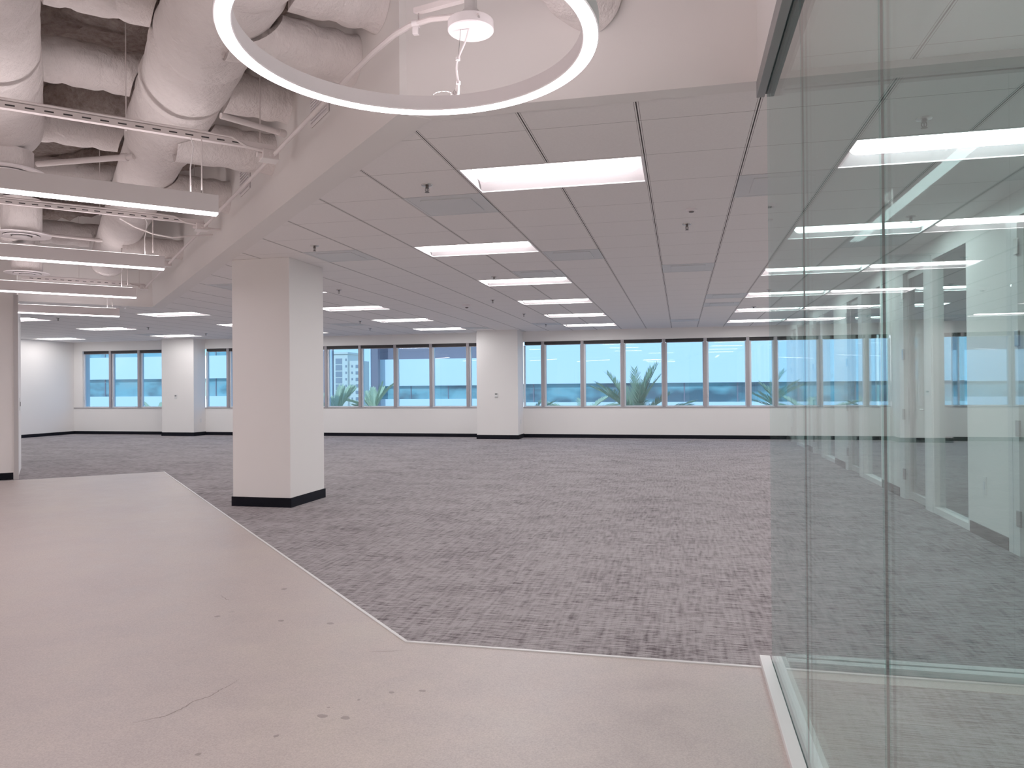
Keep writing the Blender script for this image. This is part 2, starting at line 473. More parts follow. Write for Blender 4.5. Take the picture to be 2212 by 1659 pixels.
# ------------------------------------------------------------------ strip windows
def windows():
    segs = [
        ('after the blank end wall', [-17.30, -16.345, -15.373, -14.20]),
        ('after the column by the end wall', [-13.18, -12.464, -11.46, -10.46, -9.456, -8.459, -7.448, -6.44, -5.423, -5.00]),
        ('after the middle wall column', [-3.94, -3.431, -2.421, -1.418, -.405, .581, 1.574, 2.197, 3.205, 4.102, 4.47]),
        ('beyond the column inside the office', [5.52, 6.08, 7.08, 8.08, 9.08]),
    ]
    ZB, ZT = .785, 2.455
    n = 0
    for where, xs in segs:
        for k in range(len(xs) - 1):
            a, b = xs[k], xs[k + 1]; n += 1
            w = structroot('window_%d' % n, 'tinted window pane, the %s %s' % (ORD[k], where), (a, WY, 0))
            L = b - a
            first = k == 0
            if not first:
                MB().box(-.036, .036, -.012, .13, ZB, ZT, .003).build('mullion', M['mullion'], w)
            g0 = .036 if not first else .0
            fr = MB().box(g0, g0 + .045, .035, .12, ZB, 2.36)
            fr.box(g0 + .045, L - .036, .05, .12, ZB, ZB + .028)
            fr.box(L - .06, L - .036, .06, .12, ZB, 2.36)
            fr.build('frame', M['frame_light'], w)
            MB().box(g0 + .01, L - .04, .085, .093, ZB, ZT).build('glass', M['win_glass'], w)
            if L > .7:
                MB().box(g0 + .012, g0 + .032, .012, .035, 1.02, 1.11, .003).build('latch', M['frame_light'], w)
            # roller shade, a thing of its own
            s = thing('roller_blind', 'rolled up dark roller blind over the %s pane %s' % (ORD[k], where), 'roller blind', (a, WY, 0), 0, 'rolled roller blinds at the window heads')
            e = .038
            MB().tube([(e + .012, .045, 2.415), (L - e - .012, .045, 2.415)], .036, 14).build('shade_roll', M['shade'], s, True)
            MB().box(e, L - e, .010, .022, 2.372, 2.452).build('fascia', M['shade'], s)
            MB().box(e + .015, L - e - .015, .035, .047, 2.358, 2.378, .003).build('hem_bar', M['mullion'], s)
windows()

# ------------------------------------------------------------------ troffers
def make_troffer():
    t = thing('troffer_light', 'x', 'ceiling light', (0, 0, CEIL))
    a, b = U - .006, U / 2 - .004
    fw = .016
    fr = MB()
    fr.box(-a, a, -b, -b + fw, -.003, .006).box(-a, a, b - fw, b, -.003, .006)
    fr.box(-a, -a + fw, -b + fw, b - fw, -.003, .006).box(a - fw, a, -b + fw, b - fw, -.003, .006)
    fr.build('frame', M['white_fixture'], t)
    hw = MB()
    hw.box(-a, a, -b, b, .098, .104).box(-a - .003, -a, -b, b, .0, .104).box(a, a + .003, -b, b, .0, .104).box(-a, a, -b - .003, -b, .0, .104).box(-a, a, b, b + .003, 0, .104)
    hw.build('housing', M['white_fixture'], t)
    li = .125                                     # half width of the lens
    for s in (-1, 1):
        pr = []
        for k in range(9):
            q = k / 8; y = (b - fw) + (li - .005 - (b - fw)) * q
            pr.append((s * y, .004 + .088 * math.sin(q * PI / 2)))
        vs = [(x, y, z) for x in (-a + fw, a - fw) for y, z in pr]
        fs = [(k, k + 1, 9 + k + 1, 9 + k) for k in range(8)]
        MB().add(vs, fs).build('reflector', M['reflector'], t, True)
    ex = a - fw - .02
    n, N = 13, 6
    vs = []
    rows = [(-ex, 0.0), (-ex + .01, .55), (-ex + .03, .9), (-ex + .05, 1.0), (ex - .05, 1.0), (ex - .03, .9), (ex - .01, .55), (ex, 0.0)]
    for x, q in rows:
        for k in range(n):
            th = PI * k / (n - 1)
            vs.append((x, -li * math.cos(th), .092 - .090 * (math.sin(th) ** .7 if 0 < k < n - 1 else 0) * q))
    fs = [(i * n + k, i * n + k + 1, (i + 1) * n + k + 1, (i + 1) * n + k) for i in range(len(rows) - 1) for k in range(n - 1)]
    MB().add(vs, fs).build('lens', M['lens'], t, True)
    return t
HOLES = set()
def troffers():
    rows = [('in the row beside the glass partition', 2, [1, 5, 9, 13, 17, 21]),
            ('in the middle row over the carpet', -4, [5, 9, 13, 17, 21]),
            ('in the row past the free standing column', -10, [9, 13, 17, 21]),
            ('in the row toward the far wall column', -16, [13, 17, 21]),
            ('in the row before the blank end wall', -22, [13, 17, 21]),
            ('in the last row by the blank end wall', -28, [17, 21]),
            ('inside the glazed office', 6, [9, 13, 17, 21])]
    lst = [('bright recessed troffer alone just past the ring light', -2, 1)]
    for where, i, js in rows:
        for k, j in enumerate(js):
            lst.append(('recessed white troffer, %s from the entry %s' % (ORD[k], where), i, j))
    first = None
    for label, i, j in lst:
        HOLES.add((i, j)); HOLES.add((i + 1, j))
        loc = (GX + (i + 1) * U, GY + (j + .5) * U, CEIL)
        if first is None:
            first = make_troffer(); o = first; o.location = loc; o['label'] = label; o['group'] = 'recessed ceiling troffers'
        else:
            o = dup(first, loc, None, label, 'recessed ceiling troffers')
troffers()

# ------------------------------------------------------------------ ceiling diffusers, sprinklers and detectors
def diffusers():
    t0 = None
    pos = [(-3, 2, 'grey square air diffuser beside the troffer nearest the ring light'), (-6, 5, 'grey square air diffuser between the free standing column and the second troffer row'),
           (-2, 6, 'grey square air diffuser just past the first middle row troffer'), (-3, 8, 'grey square air diffuser in front of the second middle row troffer'),
           (0, 8, 'grey square air diffuser past the ceiling sprinkler in the central aisle'), (1, 2, 'grey square air diffuser touching the edge of the glass partition'),
           (1, 13, 'grey slim air diffuser, first of a pair near the glass edge'), (1, 15, 'grey slim air diffuser, second of a pair near the glass edge'),
           (0, 20, 'grey air diffuser far down the central aisle by the windows'), (-5, 20, 'grey air diffuser beside the last middle row troffer'),
           (-10, 8, 'grey air diffuser half hidden by the free standing column'), (-8, 21, 'grey air diffuser above the windows past the free standing column'), (-12, 18, 'grey air diffuser between far troffers past the column'),
           (-22, 20, 'grey air diffuser near the far wall column')]
    for i, j, label in pos:
        HOLES.add((i, j))
        loc = (GX + (i + .5) * U, GY + (j + .5) * U, CEIL)
        if t0 is None:
            t0 = thing('ceiling_diffuser', label, 'air diffuser', loc, 0, 'square ceiling air diffusers')
            h = U / 2 - .004
            MB().box(-h, h, -h, h, .0, .02).build('face_panel', M['diffuser'], t0)
            fr = MB()
            fr.box(-h, h, -h, -h + .02, -.003, .0).box(-h, h, h - .02, h, -.003, 0).box(-h, -h + .02, -h + .02, h - .02, -.003, 0).box(h - .02, h, -h + .02, h - .02, -.003, 0)
            fr.build('rim', M['diffuser'], t0)
            MB().box(-.2, .2, -.2, .2, -.008, .0, .003).build('baffle', M['diffuser'], t0)
        else: dup(t0, loc, 0, label, 'square ceiling air diffusers')
diffusers()
def gp(i, j): return (GX + i * U, GY + j * U, CEIL)
def make_sprinkler(label, loc):
    t = thing('ceiling_sprinkler', label, 'sprinkler', loc, 0, 'ceiling sprinkler heads')
    MB().lathe([(0, 0), (.042, -.001), (.040, -.006), (.022, -.012), (.012, -.012), (0, -.012)], 20).build('escutcheon', M['chrome'], t, True)
    b = MB().tube([(0, 0, -.012), (0, 0, -.026)], .012, 12)
    b.tube([(.011, 0, -.024), (.014, 0, -.038), (.004, 0, -.052)], .0025, 6).tube([(-.011, 0, -.024), (-.014, 0, -.038), (-.004, 0, -.052)], .0025, 6)
    b.tube([(0, 0, -.026), (0, 0, -.05)], .0035, 6)
    b.build('body', M['darkmetal'], t, True)
    MB().lathe([(0, -.052), (.016, -.052), (.017, -.054), (0, -.055)], 16).build('deflector', M['darkmetal'], t, True)
    return t
def sprinklers():
    pos = [(-2.5, 1.5, 'sprinkler head beside the troffer just past the ring light'), (-5.5, 4.5, 'sprinkler head above the free standing column corner'),
           (-7.55, 9.6, 'sprinkler head past the free standing column'), (-3.5, 8.6, 'sprinkler head in front of the second middle row troffer'),
           (.45, 4.4, 'sprinkler head in the central ceiling aisle beyond the smoke detector'), (-4.55, 12.6, 'sprinkler head beside the third middle row troffer'),
           (-4.53, 16.55, 'sprinkler head beside the fourth middle row troffer'), (-4.53, 20.5, 'sprinkler head beside the last middle row troffer near windows'),
           (-10.5, 17.3, 'sprinkler head between far troffers beyond the column'), (-11.45, 20.3, 'sprinkler head near the windows beyond the column'),
           (-11.4, 15.4, 'sprinkler head tight beside the edge of the free standing column'),
           (-19.2, 13.4, 'sprinkler head above the reception doorway'), (-19.0, 17.3, 'sprinkler head over the far troffers by the wall column'),
           (-18.9, 20.6, 'sprinkler head close to the far wall column'),
           (3.5, 4.7, 'sprinkler head seen through glass near the second partition troffer'), (2.46, .55, 'sprinkler head seen through glass before the first partition troffer'),
           (2.48, 12.5, 'sprinkler head above the fourth partition row troffer'), (2.48, 16.5, 'sprinkler head above the fifth partition row troffer')]
    t0 = None
    for i, j, label in pos:
        if t0 is None: t0 = make_sprinkler(label, gp(i, j))
        else: dup(t0, gp(i, j), 0, label, 'ceiling sprinkler heads')
    d = thing('smoke_detector', 'small round white smoke detector in the central ceiling aisle', 'smoke detector', gp(.5, 3.5))
    MB().lathe([(0, 0), (.045, 0), (.045, -.012), (.038, -.018), (0, -.018)], 24).build('base', M['white_fixture'], d, True)
    MB().lathe([(0, -.018), (.022, -.018), (.018, -.026), (0, -.027)], 20).build('sensor', M['darkmetal'], d, True)
    d = thing('ceiling_sensor', 'round white ceiling sensor with dark centre over the middle carpet', 'motion sensor', gp(-5.55, 13.55))
    MB().lathe([(0, 0), (.09, 0), (.085, -.025), (.06, -.04), (0, -.042)], 24).build('base', M['white_fixture'], d, True)
    MB().lathe([(0, -.04), (.03, -.041), (.022, -.058), (0, -.064)], 20).build('lens', M['darkmetal'], d, True)
    d = thing('ceiling_speaker', 'round pale ceiling speaker behind the glass partition', 'speaker', (1.30, 2.62, CEIL))
    MB().lathe([(0, -.001), (.095, -.001), (.12, -.008), (.125, -.001), (.125, 0)], 28).build('rim', M['white_fixture'], d, True)
    MB().lathe([(0, -.004), (.094, -.003)], 28).build('grille', M['diffuser'], d, True)
sprinklers()
ceiling(HOLES)

# ------------------------------------------------------------------ open ceiling: deck, beams, ducts
def deck():
    mb = MB(ROT45)
    n, m = 70, 120
    us = [-5 + i * (8.5 / n) for i in range(n + 1)]; vs = [-4 + j * (18.2 / m) for j in range(m + 1)]
    V = [(u, v, DECK + .05 * noise.fractal(Vector((u * 2.2, v * 2.2, 0)), 1, 2, 4)) for u in us for v in vs]
    F = [(i * (m + 1) + j, i * (m + 1) + j + 1, (i + 1) * (m + 1) + j + 1, (i + 1) * (m + 1) + j) for i in range(n) for j in range(m)]
    mb.add(V, F)
    o = struct(mb, 'ceiling_deck', M['fireproof'], 'rough brown sprayed deck above the ducts', None, True)
    # fireproofed steel beams under the deck
    def beam(p0, p1, w, h, label):
        p0, p1 = Vector(p0), Vector(p1); d = (p1 - p0); L = d.length; d.normalize(); s = Vector((-d.y, d.x, 0))
        N, K = int(L / .06), 20
        vs, fs = [], []
        for i in range(N + 1):
            c = p0 + d * (L * i / N)
            for k in range(K):
                th = 2 * PI * k / K
                cx, cz = math.cos(th), math.sin(th)
                e = .55
                px = abs(cx) ** e * (1 if cx > 0 else -1) * w / 2; pz = abs(cz) ** e * (1 if cz > 0 else -1) * h / 2
                q = c + s * px + Vector((0, 0, pz))
                r = 1 + .35 * noise.fractal(q * 3.4, 1, 2, 4)
                vs.append(c + s * px * r + Vector((0, 0, pz * r)))
            if i:
                o = (i - 1) * K
                fs += [(o + k, o + (k + 1) % K, o + K + (k + 1) % K, o + K + k) for k in range(K)]
        fs += [list(range(K))[::-1], list(range(N * K, N * K + K))]
        return tag(MB().add(vs, fs).build('steel_beam', M['fireproof'], None, True), label, None, 'fireproofed steel beams', 'structure')
    beam((-4.6, 2.2, 4.06), (-.9, 3.2, 4.06), .3, .34, 'rough fireproofed beam between the first insulated ducts above')
    beam((-8.0, 4.3, 4.06), (-2.6, 4.55, 4.06), .3, .34, 'rough fireproofed beam over the first ceiling channel')
    beam((-8.5, 6.2, 4.06), (-3.9, 5.95, 4.06), .28, .34, 'rough fireproofed beam above the first linear pendant')
    beam((-9.6, 8.2, 4.06), (-5.4, 7.5, 4.06), .3, .36, 'rough fireproofed beam behind the second ceiling channel')
    beam((-10.5, 9.6, 4.06), (-6.9, 8.9, 4.06), .3, .36, 'rough fireproofed beam over the round air diffusers')
deck()

def duct(name, label, p0, p1, r, seams, amp=.05, group=None, seed=0, cap0=True, cap1=True, taper=1.0, seg=40, step=.045, sag=0.0, saddle=None):
    """wrapped insulation: pillowed between the seams, wrinkled"""
    p0, p1 = Vector(p0), Vector(p1); d = p1 - p0; L = d.length; d.normalize()
    a = Vector((0, 0, 1)); a = (a - d * a.dot(d)).normalized(); b = d.cross(a)
    N = max(6, int(L / step)); vs, fs = [], []
    sd = Vector((seed * 7.3, seed * 3.1, seed))
    for i in range(N + 1):
        s = L * i / N; c = p0 + d * s - Vector((0, 0, sag * math.sin(PI * i / N)))
        near = min([abs(s - q) for q in seams] + [9])
        pil = 1 - .085 * math.exp(-(near / .05) ** 2) + .02 * math.exp(-((near - .12) / .07) ** 2)
        R = r * (1 + (taper - 1) * i / N)
        if cap1 and i > N - 3: R *= (.97, .88)[i - N + 1] if i > N - 2 else .995
        for k in range(seg):
            th = 2 * PI * k / seg
            dirv = a * math.cos(th) + b * math.sin(th)
            q = (c + dirv * r) + sd
            w = noise.fractal(q * 2.6, 1, 2, 3) * amp + .16 * amp * noise.noise(Vector((th * 2.5, s * 8, seed)))
            w += .5 * amp * math.exp(-(near / .1) ** 2) * noise.noise(Vector((th * 5, seed, s)))
            p = c + dirv * R * (pil + w)
            if saddle:                              # (trunk at the start, trunk or wall at the end), cut to sit on the round trunk
                u, v, z = (p.x + p.y) / S2, (p.y - p.x) / S2, p.z
                (ua, za, ra), (ub, zb_, rb) = saddle
                lo = ua + math.sqrt(max(ra * ra - (z - za) ** 2, 0)) + .004 if ra else ua
                hi = ub - math.sqrt(max(rb * rb - (z - zb_) ** 2, 0)) - .004 if rb else ub
                p = W(lo + (hi - lo) * i / N, v, z)
            vs.append(p)
        if i:
            o = (i - 1) * seg
            fs += [(o + k, o + (k + 1) % seg, o + seg + (k + 1) % seg, o + seg + k) for k in range(seg)]
    if cap0: fs.append(list(range(seg))[::-1])
    if cap1: fs.append(list(range(N * seg, N * seg + seg)))
    o = MB().add(vs, fs).build(name, M['wrap'], None, True)
    return tag(o, label, 'duct', group)

def band_on(parent, p, d, r, w=.02):
    pass

def ducts():
    g = 'white insulated air ducts'
    zc = 3.41
    # main trunks run along v
    duct('ceiling_duct', 'widest white wrapped trunk duct running from above the ring light', W(.80, 1.6, zc - .02), W(.82, 6.93, zc - .02), .275, [1.1, 2.2, 3.2, 4.0, 4.9], .045, g, 1, seg=56)
    duct('ceiling_duct', 'long white trunk duct continuing past the first ceiling channel to the far end', W(.83, 6.96, zc), W(.85, 13.6, zc - .06), .25, [2.5, 5.6], .02, g, 2, seg=48)
    duct('ceiling_duct', 'big white wrapped duct farthest from the bulkhead, ending above a round diffuser', W(-.30, 1.6, zc), W(-.27, 7.1, zc - .03), .27, [1.0, 1.9, 3.1, 4.3], .04, g, 3, seg=52)
    duct('ceiling_duct', 'wrapped trunk duct above the round ceiling diffusers', W(-.36, 8.1, zc - .02), W(-.34, 12.4, zc - .02), .23, [1.2, 2.4], .04, g, 4)
    # cross branches run along u into the bulkhead
    zb = 3.58
    br = [(3.80, .17, 3.40, 'white wrapped branch duct entering the bulkhead behind the ring light', 11),
          (4.20, .150, 3.22, 'crumpled white branch duct under the one behind the ring light', 12),
          (5.60, .150, 3.43, 'white branch duct entering the bulkhead just past the first wall louver', 13),
          (6.07, .16, 3.17, 'white branch duct above the first junction box', 14),
          (7.75, .16, 3.20, 'white branch duct entering the bulkhead beside the second wall louver', 15),
          (10.7, .13, 3.15, 'white branch duct entering the bulkhead past the second linear pendant', 16)]
    for v, r, zb, label, sd in br:
        duct('branch_ceiling_duct', label, W(.95, v, zb), W(1.552, v, zb), r, [.3, .52], .030, g, sd, cap1=False, saddle=((.83, zc - .01, .285 if v < 7 else .26), (1.549, 0, 0)))
    zb = 3.58
    tl = [(4.78, .165, 'white branch duct bridging the two trunk ducts nearest the camera', 21), (6.02, .155, 'white branch duct bridging the trunk ducts over the dark deck opening', 22),
          (7.5, .155, 'white branch duct bridging the trunk ducts behind the first ceiling channel', 23), (9.2, .165, 'white branch duct bridging above the first linear pendant', 24),
          (12.6, .17, 'white branch duct bridging near the far end of the trunks', 26)]
    for v, r, label, sd in tl:
        duct('branch_ceiling_duct', label, W(-.2, v, zb), W(.7, v, zb), r, [.2, .62], .030, g, sd, cap1=False, saddle=((-.29 if v < 7.3 else -.35, zc - .02, .285), (.82, zc - .01, .29 if v < 7 else .262)))
    duct('flexible_ceiling_duct', 'crumpled white flexible duct behind the ring light canopy', (-1.05, 2.65, 3.42), (-.38, 3.66, 3.16), .15, [.35, .62, .95], .10, g, 31, seg=48, step=.03, cap1=False)
ducts()

# ------------------------------------------------------------------ round ceiling diffusers on drops
def round_diffusers():
    first = None
    for v, u, z, label in [(8.6, -.19, 2.80, 'round white ceiling diffuser under the duct, behind the first linear pendant'),
                     (11.2, -.19, 2.78, 'round white ceiling diffuser behind the second linear pendant'),
                     (6.85, -.24, 2.97, 'round white ceiling diffuser half hidden above the first linear pendant')]:
        if True:
            t = first = thing('round_ceiling_diffuser', label, 'air diffuser', W(u, v, z), 0, 'round diffusers under the trunk duct')
            r = .25
            MB().lathe([(.16, .02), (r, .0), (r - .006, -.010), (.155, -.004), (.16, .02)], 40).build('outer_ring', M['white_fixture'], t, True)
            MB().lathe([(.11, .012), (.152, -.012), (.146, -.020), (.09, -.012), (.11, .012)], 36).build('middle_ring', M['white_fixture'], t, True)
            MB().lathe([(0, -.012), (.075, -.014), (.084, -.026), (.06, -.032), (0, -.034)], 32).build('centre_cone', M['white_fixture'], t, True)
            MB().lathe([(0, .03), (.165, .03), (.165, .018)], 32).build('throat', M['vent_dark'], t, True)
            MB().lathe([(.165, .02), (.17, .06), (.172, .155 if z > 2.9 else .34)], 32).build('drop_collar', M['wrap'], t, True)
        else: dup(first, W(u, v, z), 0, label, 'round diffusers under the trunk duct')
round_diffusers()

# ------------------------------------------------------------------ channels, conduit, boxes, pipes
CZ = 2.95
LV = [5.35, 8.05, 10.7, 13.3]
def channels():
    for v, ua, label in [(5.38, -3.6, 'slotted white steel channel above the first linear pendant'), (8.12, -3.6, 'slotted white steel channel above the second linear pendant'), (13.42, -.30, 'slotted white steel channel at the far end of the open ceiling')]:
        t = thing('ceiling_channel', label, 'strut channel', W(0, v, 0), PI / 4, 'slotted channels under the ducts')
        z = 3.0
        mb = MB()
        xs = [ua]
        x = ua + .1
        while x < 1.2: xs += [x, x + .05]; x += .1
        xs.append(1.38)
        zs = [z - .02, z - .006, z + .004, z + .02]
        for a in range(len(xs) - 1):
            for c in range(3):
                mb.k = 1 if c == 1 and a % 2 == 1 else 0
                mb.add([(xs[a], -.02, zs[c]), (xs[a + 1], -.02, zs[c]), (xs[a + 1], -.02, zs[c + 1]), (xs[a], -.02, zs[c + 1])], [(0, 1, 2, 3)])
        mb.k = 0
        for a in range(len(xs) - 1):               # web and back flange, joined to the slotted face
            mb.add([(xs[a], -.02, zs[0]), (xs[a + 1], -.02, zs[0]), (xs[a + 1], .02, zs[0]), (xs[a], .02, zs[0])], [(0, 1, 2, 3)])
            mb.add([(xs[a], .02, zs[0]), (xs[a + 1], .02, zs[0]), (xs[a + 1], .02, zs[3]), (xs[a], .02, zs[3])], [(0, 1, 2, 3)])
        mb.build('channel', [M['steel_paint'], M['black']], t)
        cp = [(ua, -.01, z + .034), (.9, -.01, z + .034), (1.1, -.012, z + .03), (1.2, -.02, z - .02), (1.31, -.02, z - .03)]
        MB().tube(cp, .011, 8).build('conduit', M['steel_paint'], t, True)
        for u in (ua + .2, .45, 1.30):
            r = MB().tube([(u, .03, z - .03), (u, .03, DECK - .02)], .0035, 6)
            r.build('threaded_rod', M['steel_paint'], t)
channels()

def conduits():
    t = thing('ceiling_conduit', 'long white painted conduit beside the bulkhead running to the ring light canopy', 'conduit', W(1.38, 5.38, 0))
    o = t.location
    pts = [W(1.38, 13.35, CZ), W(1.38, 10.7, CZ), W(1.38, 8.12, CZ), W(1.38, 5.4, CZ), W(1.38, 3.75, CZ)]
    pts += [W(1.385, 3.45, CZ), W(1.40, 3.24, CZ + .0), W(1.425, 3.12, CZ), W(1.48, 3.02, CZ), W(1.56, 2.92, CZ - .01)]
    MB().tube([p - o for p in pts], .0135, 10).build('pipe', M['steel_paint'], t, True)
    cl = MB(); p = W(1.452, 3.085, CZ) - o
    cl.tube([p + Vector((-.03, 0, .0)), p + Vector((.005, 0, .0))], .019, 12).box(p.x - .028, p.x + .0, p.y - .012, p.y + .012, p.z - .05, p.z - .012, .003)
    cl.build('clamp', M['white_fixture'], t, True)
    # junction boxes
    first = None
    for v, label in [(5.40, 'square white junction box on the conduit, nearest the ring light'), (8.12, 'square white junction box on the conduit near the second channel'),
                     (10.7, 'small white junction box beside the second linear pendant end'), (13.34, 'small white junction box at the far end of the conduit')]:
        if first is None:
            b = first = thing('ceiling_junction_box', label, 'junction box', W(1.36, v, CZ), PI / 4, 'electrical junction boxes on the conduit')
            MB().box(-.055, .055, -.055, .055, -.03, .035, .004).build('box', M['steel_paint'], b)
            MB().box(-.06, .06, -.06, .06, -.036, -.030, .002).build('cover', M['white_trim'], b)
            for q in ((0, 1), (0, -1), (-1, 0)): MB().tube([(q[0] * .055, q[1] * .055, 0), (q[0] * .085, q[1] * .085, 0)], .019, 12).build('connector', M['steel_paint'], b, True)
        else: dup(first, W(1.36, v, CZ), PI / 4, label, 'electrical junction boxes on the conduit')
    # stub conduit into the bulkhead and fire pipes
    s = MB().tube([W(1.40, 8.12, CZ - .005), W(1.56, 8.12, CZ - .005)], .011, 8).build('ceiling_conduit', M['steel_paint'], None, True)
    tag(s, 'short thin conduit stub from the second junction box to the bulkhead', 'conduit')
    def pipe(label, a, b, r=.022):
        t = thing('ceiling_pipe', label, 'pipe', (Vector(a) + Vector(b)) / 2, 0, 'white sprinkler pipes between ducts')
        c = t.location
        MB().tube([Vector(a) - c, Vector(b) - c], r, 12).build('pipe', M['steel_paint'], t, True)
        m = Vector(b) - (Vector(b) - Vector(a)) * .12
        MB().tube([m - c, m + (Vector(b) - Vector(a)).normalized() * .05 - c], r * 1.35, 12).build('coupling', M['steel_paint'], t, True)
    pipe('white sprinkler pipe slanting between the trunk ducts above the first pendant', W(-.05, 7.42, 3.2), W(.62, 6.78, 3.2), .024)
    pipe('white sprinkler pipe under the branch duct near the first junction box', W(.98, 5.12, 3.08), W(1.44, 5.26, 3.08), .02)
    pipe('thin white sprinkler pipe beside the round diffuser between the trunks', W(-.03, 10.7, 3.2), W(.62, 10.8, 3.2), .02)
    # loose flexible cable hanging between the channel and the bulkhead
    c = MB().tube([W(.62, 8.16, 2.965), W(.75, 8.18, 2.90), W(.92, 8.2, 2.85), W(1.1, 8.2, 2.83), W(1.25, 8.25, 2.87), W(1.5, 8.3, 2.92)], .008, 8).build('hanging_cable', M['steel_paint'], None, True)
    tag(c, 'loose white flexible cable sagging beside the second junction box', 'cable')
    sp = thing('ceiling_sprinkler', 'upright sprinkler head between ducts just outside the ring light', 'sprinkler', W(.925, 4.56, 3.20))
    MB().tube([(0, 0, .0), (0, 0, .05)], .012, 10).build('body', M['darkmetal'], sp, True)
    MB().lathe([(0, -.012), (.02, -.011), (.02, -.008), (0, -.006)], 14).tube([(0, 0, -.01), (0, 0, 0)], .004, 6).build('deflector', M['darkmetal'], sp, True)
    MB().tube([(0, 0, .05), (0, 0, .22)], .018, 10).build('pipe', M['steel_paint'], sp, True)
conduits()

def louvers():
    for (v0, v1, z0, z1, label) in [(4.64, 5.005, 3.065, 3.26, 'white slatted wall louver on the bulkhead beside the ring light'), (6.80, 7.18, 3.075, 3.33, 'white slatted wall louver on the bulkhead above the first pendant end')]:
        t = thing('vent_louver', label, 'louver', W(UB, (v0 + v1) / 2, (z0 + z1) / 2), PI / 4, 'slatted louvers on the bulkhead')
        a, h = (v1 - v0) / 2, (z1 - z0) / 2
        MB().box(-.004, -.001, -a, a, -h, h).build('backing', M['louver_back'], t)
        fr = MB().box(-.014, -.004, -a, a, -h, -h + .016).box(-.014, -.004, -a, a, h - .016, h).box(-.014, -.004, -a, -a + .016, -h + .016, h - .016).box(-.014, -.004, a - .016, a, -h + .016, h - .016)
        fr.build('frame', M['white_fixture'], t)
        sl = MB(); n = 8
        for k in range(n):
            z = -h + .02 + (2 * h - .04) * (k + .5) / n
            sl.box(-.017, -.004, -a + .016, a - .016, z - .0052, z + .0052)
        sl.build('slats', M['white_fixture'], t)
louvers()

# ------------------------------------------------------------------ linear pendants
def pendants():
    first = None
    zb = 2.47
    for k, v in enumerate(LV):
        label = ('linear white pendant with glowing underside, nearest the ring light', 'linear white pendant with glowing underside, second from the ring light',
                 'linear white pendant with glowing underside, third from the ring light', 'linear white pendant with glowing underside, farthest from the ring light')[k]
        if first is None:
            t = first = thing('linear_pendant', label, 'pendant light', W(1.0, v, zb), PI / 4, 'linear pendant lights under the ducts')
            L = 3.66
            MB().box(-L, 0, -.04, .04, .014, .135, .003).build('housing', M['white_fixture'], t)
            MB().box(-L + .004, -.004, -.036, .036, .003, .014).build('lens', M['linlens'], t)
            MB().box(-L + .05, -.05, -.028, .028, .1345, .137).build('uplight_lens', M['uplens'], t)
            for x in (-.10, -L + .25):
                cb = MB().tube([(x, 0, .135), (x, 0, .52)], .004, 6).build('cable', M['steel_paint'], t)
                MB().tube([(0 + x, 0, .135), (x, 0, .16)], .008, 8).build('gripper', M['chrome'], cb)
            MB().tube([(-.17, .0, .135), (-.172, 0, .3), (-.15, 0, .45), (-.17, 0, .51)], .004, 6).build('power_cord', M['white_fixture'], t, True)
        else:
            dup(first, W(1.0, v, zb - (.02 if k == 3 else 0)), PI / 4, label, 'linear pendant lights under the ducts')
pendants()

